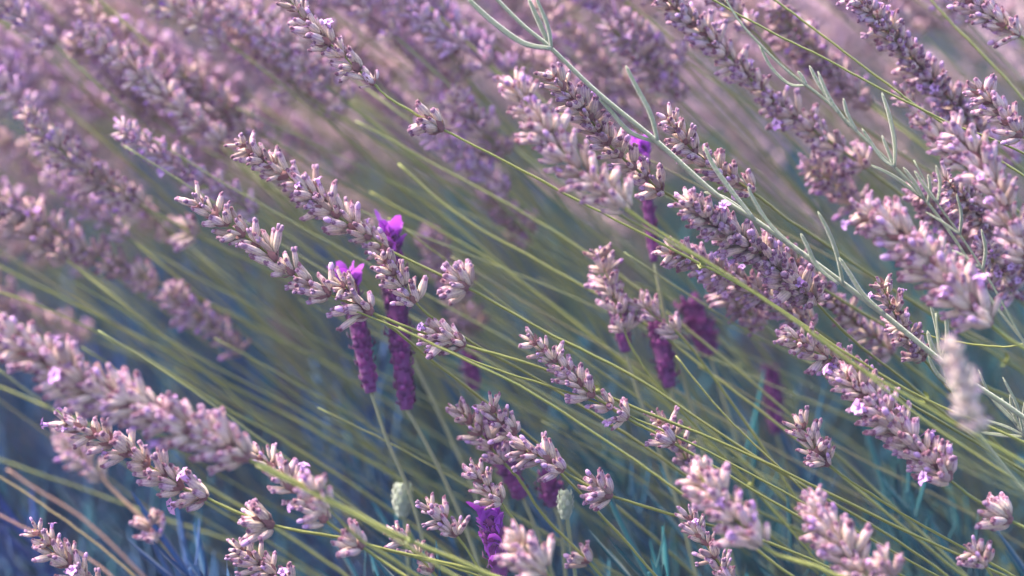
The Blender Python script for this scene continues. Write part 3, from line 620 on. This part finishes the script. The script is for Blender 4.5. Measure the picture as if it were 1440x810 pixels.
# ------------------------------------------------------------------ far field of spikes
TONES = [('pale beige pink out of focus spike in the hazy field behind', .34, .14), ('mauve out of focus spike in the hazy field behind', .66, .0), ('violet tinged out of focus spike in the hazy field behind', .95, .0)]
nfar = 0; rf = random.Random(99)
def far_spike(px, py, d):
    P = at(px, py, d); r = rf
    lb, pu, wa = TONES[r.choice((0, 0, 1, 1, 1, 2, 2))]
    u = Vector((-.76 + r.uniform(-.12, .15), r.uniform(-.2, .2), .64 + r.uniform(-.16, .16))).normalized()
    zz = max(P.z, .12); root = Vector((P.x + .32 * zz / .5 * r.uniform(.7, 1.2), P.y + r.uniform(-.05, .08), 0))
    c1 = P - u * .2 * zz / .5; c2 = root + Vector((-.05, 0, .16 * zz / .5))
    pts = [((1-t)**3)*P + 3*(1-t)**2*t*c1 + 3*(1-t)*t*t*c2 + t**3*root for t in [k / 12 for k in range(13)]]
    rt = tag(link('lavender_spike', None), lb, 'lavender', 'hazy field of far spikes'); rt.location = root
    mb = MB(); tube(mb, [p - root for p in pts], lambda t: .62 * mm, 6); link('stalk', mb.mesh('stalk', M['stalk']), rt, None, (r.uniform(0, .5), r.uniform(0, .08), 0, 1))
    link('flower_head', HEAD_ME[r.randrange(9)], rt, frame(P - root - u * .002, u, r.uniform(0, 6.3), r.uniform(.92, 1.2)), (pu + r.uniform(-.08, .08), wa, 0, 1))
tries = 0
while nfar < 240 and tries < 40000:
    tries += 1
    px, py = rf.uniform(-90, 1450), rf.uniform(-70, 480); d = 1.10 + .8 * rf.random() ** 1.5
    if px > 800 and rf.random() < .15: continue
    edge = 440 - .31 * max(0, px)          # lower rim of the canopy
    if px > 560: edge = 230
    if px > 760: edge = 250
    if py > edge + rf.gauss(0, 40): continue
    P = at(px, py, d)
    if P.z < .24 or P.z > .62: continue
    far_spike(px, py, d); nfar += 1

# the countless heads beyond those
BUD_TINY = []
for i, (q, L_, W_, tp, bd) in enumerate(BUD_SPEC):
    b_ = MB(); ring = [(W_ * .5 * mm * math.cos(k * math.pi / 2), W_ * .5 * mm * math.sin(k * math.pi / 2), L_ * mm * .55) for k in range(4)]
    b_.add([(0, 0, 0)] + ring + [(0, 0, L_ * mm)], [(0, 1 + (k + 1) % 4, 1 + k) for k in range(4)] + [(5, 1 + k, 1 + (k + 1) % 4) for k in range(4)], [(.1, .5, 0, 0)] + [(.55, .5, 0, 0)] * 4 + [(.93, .5, .9 if tp in ('tube', 'open') else 0, 0)]); BUD_TINY.append(b_)
TINY = [head_mb(150 + i, (60 + 8 * i) * mm, .6, BUD_TINY, .1) for i in range(4)]
mb = MB(); sm = MB(); k = 0
while k < 1500:
    y = 1.25 + 3.0 * rf.random() ** 1.5; x = rf.uniform(-.52, .56) * y * .8; k += 1
    u = Vector((-.76 + rf.uniform(-.15, .15), rf.uniform(-.2, .2), .64 + rf.uniform(-.2, .2))).normalized(); P = Vector((x, y, .36 + .17 * rf.random() - .06 * max(0, x / y)))
    mb.merge(TINY[rf.randrange(4)], frame(P, u, rf.uniform(0, 6), rf.uniform(.85, 1.1)), rf.random())
    root = P + Vector((.28, 0, -P.z)); tube(sm, [P, P - u * .15, root + Vector((-.05, 0, .15)), root], lambda t: .65 * mm, 4, 0, .3, .0, False)
tag(link('distant_lavender', mb.mesh('distant_lavender', M['bud']), None, None, (.75, .0, 0, 1)), 'mass of far lavender heads melting into pink mauve blur', 'lavender', kind='stuff')
tag(link('distant_stalks', sm.mesh('distant_stalks', M['stalk']), None, None, (.3, 0, 0, 1)), 'thicket of thin green stalks under the far lavender heads', 'stalks', kind='stuff')

# ------------------------------------------------------------------ foliage
def shoot_mb(seed, H, nleaf):
    """upright leafy shoot: stem and pairs of narrow leaves"""
    r = random.Random(seed); mb = MB(); lean = Vector((r.uniform(-.35, .1), r.uniform(-.2, .2), 1)).normalized()
    ax = [lean * H * t + Vector((-.15 * H * t * t, 0, 0)) for t in [k / 6 for k in range(7)]]
    tube(mb, ax, lambda t: 1.1 * mm * (1 - .5 * t), 5, 0, .2)
    L = arc(ax)
    for i in range(nleaf):
        t = .25 + .75 * i / nleaf; p, d = point_at(ax, L, L[-1] * t); d = -d; a = i * 2.4 + r.uniform(-.4, .4)
        o = Vector((math.cos(a), math.sin(a), .0)); l = r.uniform(.022, .040); w = l * r.uniform(.026, .040); s = d.cross(o).normalized(); g = r.random()
        V = []; C = []; F = []
        for k in range(5):
            q = k / 4; c0 = p + d * l * q * .85 + o * l * (.55 * q - .1 * q * q); ww = w * (.4 + .6 * math.sin(math.pi * (.1 + .8 * q))) * (1 if k < 4 else .3)
            for (x, z) in ((-1, .0), (0, -.4), (1, .0), (0, .2)): V.append(tuple(c0 + s * ww * x + o.cross(s) * ww * z)); C.append((q, g, 0, 0))
        for k in range(4):
            for j in range(4): F.append((k*4+j, k*4+(j+1) % 4, k*4+4+(j+1) % 4, k*4+4+j))
        mb.add(V, F, C)
    return mb
SH_MB = [shoot_mb(300 + i, .24 + .022 * i, 64) for i in range(7)]
SH_ME = [q.mesh('leafy_shoot', M['leaf']) for q in SH_MB]
def shoot_low(seed, H, nleaf):
    r = random.Random(seed); mb = MB(); lean = Vector((r.uniform(-.35, .1), r.uniform(-.2, .2), 1)).normalized()
    for i in range(nleaf):
        t = .2 + .8 * i / nleaf; p = lean * H * t; a = i * 2.4; o = Vector((math.cos(a), math.sin(a), 0)); l = r.uniform(.03, .05); w = l * .05; sd_ = lean.cross(o).normalized(); g = r.random()
        q = p + lean * l * .5 + o * l * .3; e = p + lean * l * .9 + o * l * .5
        mb.add([tuple(x) for x in (p, q + sd_ * w, q - sd_ * w, e, q + o * w * .5)], [(0, 1, 4), (0, 4, 2), (1, 3, 4), (4, 3, 2)], [(.5, g, 0, 0)] * 5)
    return mb
LOW_MB = [shoot_low(330 + i, .26 + .02 * i, 40) for i in range(5)]
rl = random.Random(5)
for k in range(290):
    x, y = rl.uniform(-.36, .36), .89 + .62 * rl.random() ** 1.7
    v = rl.randrange(7); top = (rl.uniform(.29, .40) + .04 * x) if x > -.1 else rl.uniform(.29, .385)
    hgt = top / (.26 + .022 * v)
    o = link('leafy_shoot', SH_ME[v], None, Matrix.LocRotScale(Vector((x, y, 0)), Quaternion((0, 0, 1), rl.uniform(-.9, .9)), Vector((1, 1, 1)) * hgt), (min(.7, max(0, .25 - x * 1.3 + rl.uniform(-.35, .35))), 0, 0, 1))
    tag(o, 'upright teal leafy lavender shoot in the shaded foliage', 'foliage', 'leafy shoots under the stalks')
mb = MB()
for k in range(3600):
    y = .78 + 4.2 * rl.random() ** 1.5; x = rl.uniform(-.7, .7) * (.6 + y * .75)
    mb.merge(LOW_MB[rl.randrange(5)], Matrix.LocRotScale(Vector((x, y, 0)), Quaternion((0, 0, 1), rl.uniform(-.9, .9)), Vector((1, 1, 1)) * rl.uniform(.6, .95)), rl.random())
tag(link('lavender_foliage', mb.mesh('lavender_foliage', M['leaf']), None, None, (.25, 0, 0, 1)), 'dense mass of blue green lavender leaves low in the bushes', 'foliage', kind='stuff')

# ------------------------------------------------------------------ faint violet haze volume, added to lift the dark tones
m, nt, out = new_mat('haze'); pv = nd(nt, 'ShaderNodeVolumePrincipled')
pv.inputs['Color'].default_value = (0.72, 0.66, 1.0, 1); pv.inputs['Density'].default_value = 0.014; pv.inputs['Anisotropy'].default_value = 0.0
nt.links.new(pv.outputs[0], out.inputs['Volume'])
hx, z0, z1 = 155.0, -1.05, 1.05
hv = [(x, y + 1.5, z) for z in (z0, z1) for y in (-hx, hx) for x in (-hx, hx)]
hm = bpy.data.meshes.new('haze'); hm.from_pydata(hv, [], [(0, 2, 3, 1), (4, 5, 7, 6), (0, 1, 5, 4), (2, 6, 7, 3), (0, 4, 6, 2), (1, 3, 7, 5)]); hm.materials.append(m)
tag(link('haze', hm), 'faint violet haze added over the lavender field to lift its dark tones', 'haze', kind='stuff')
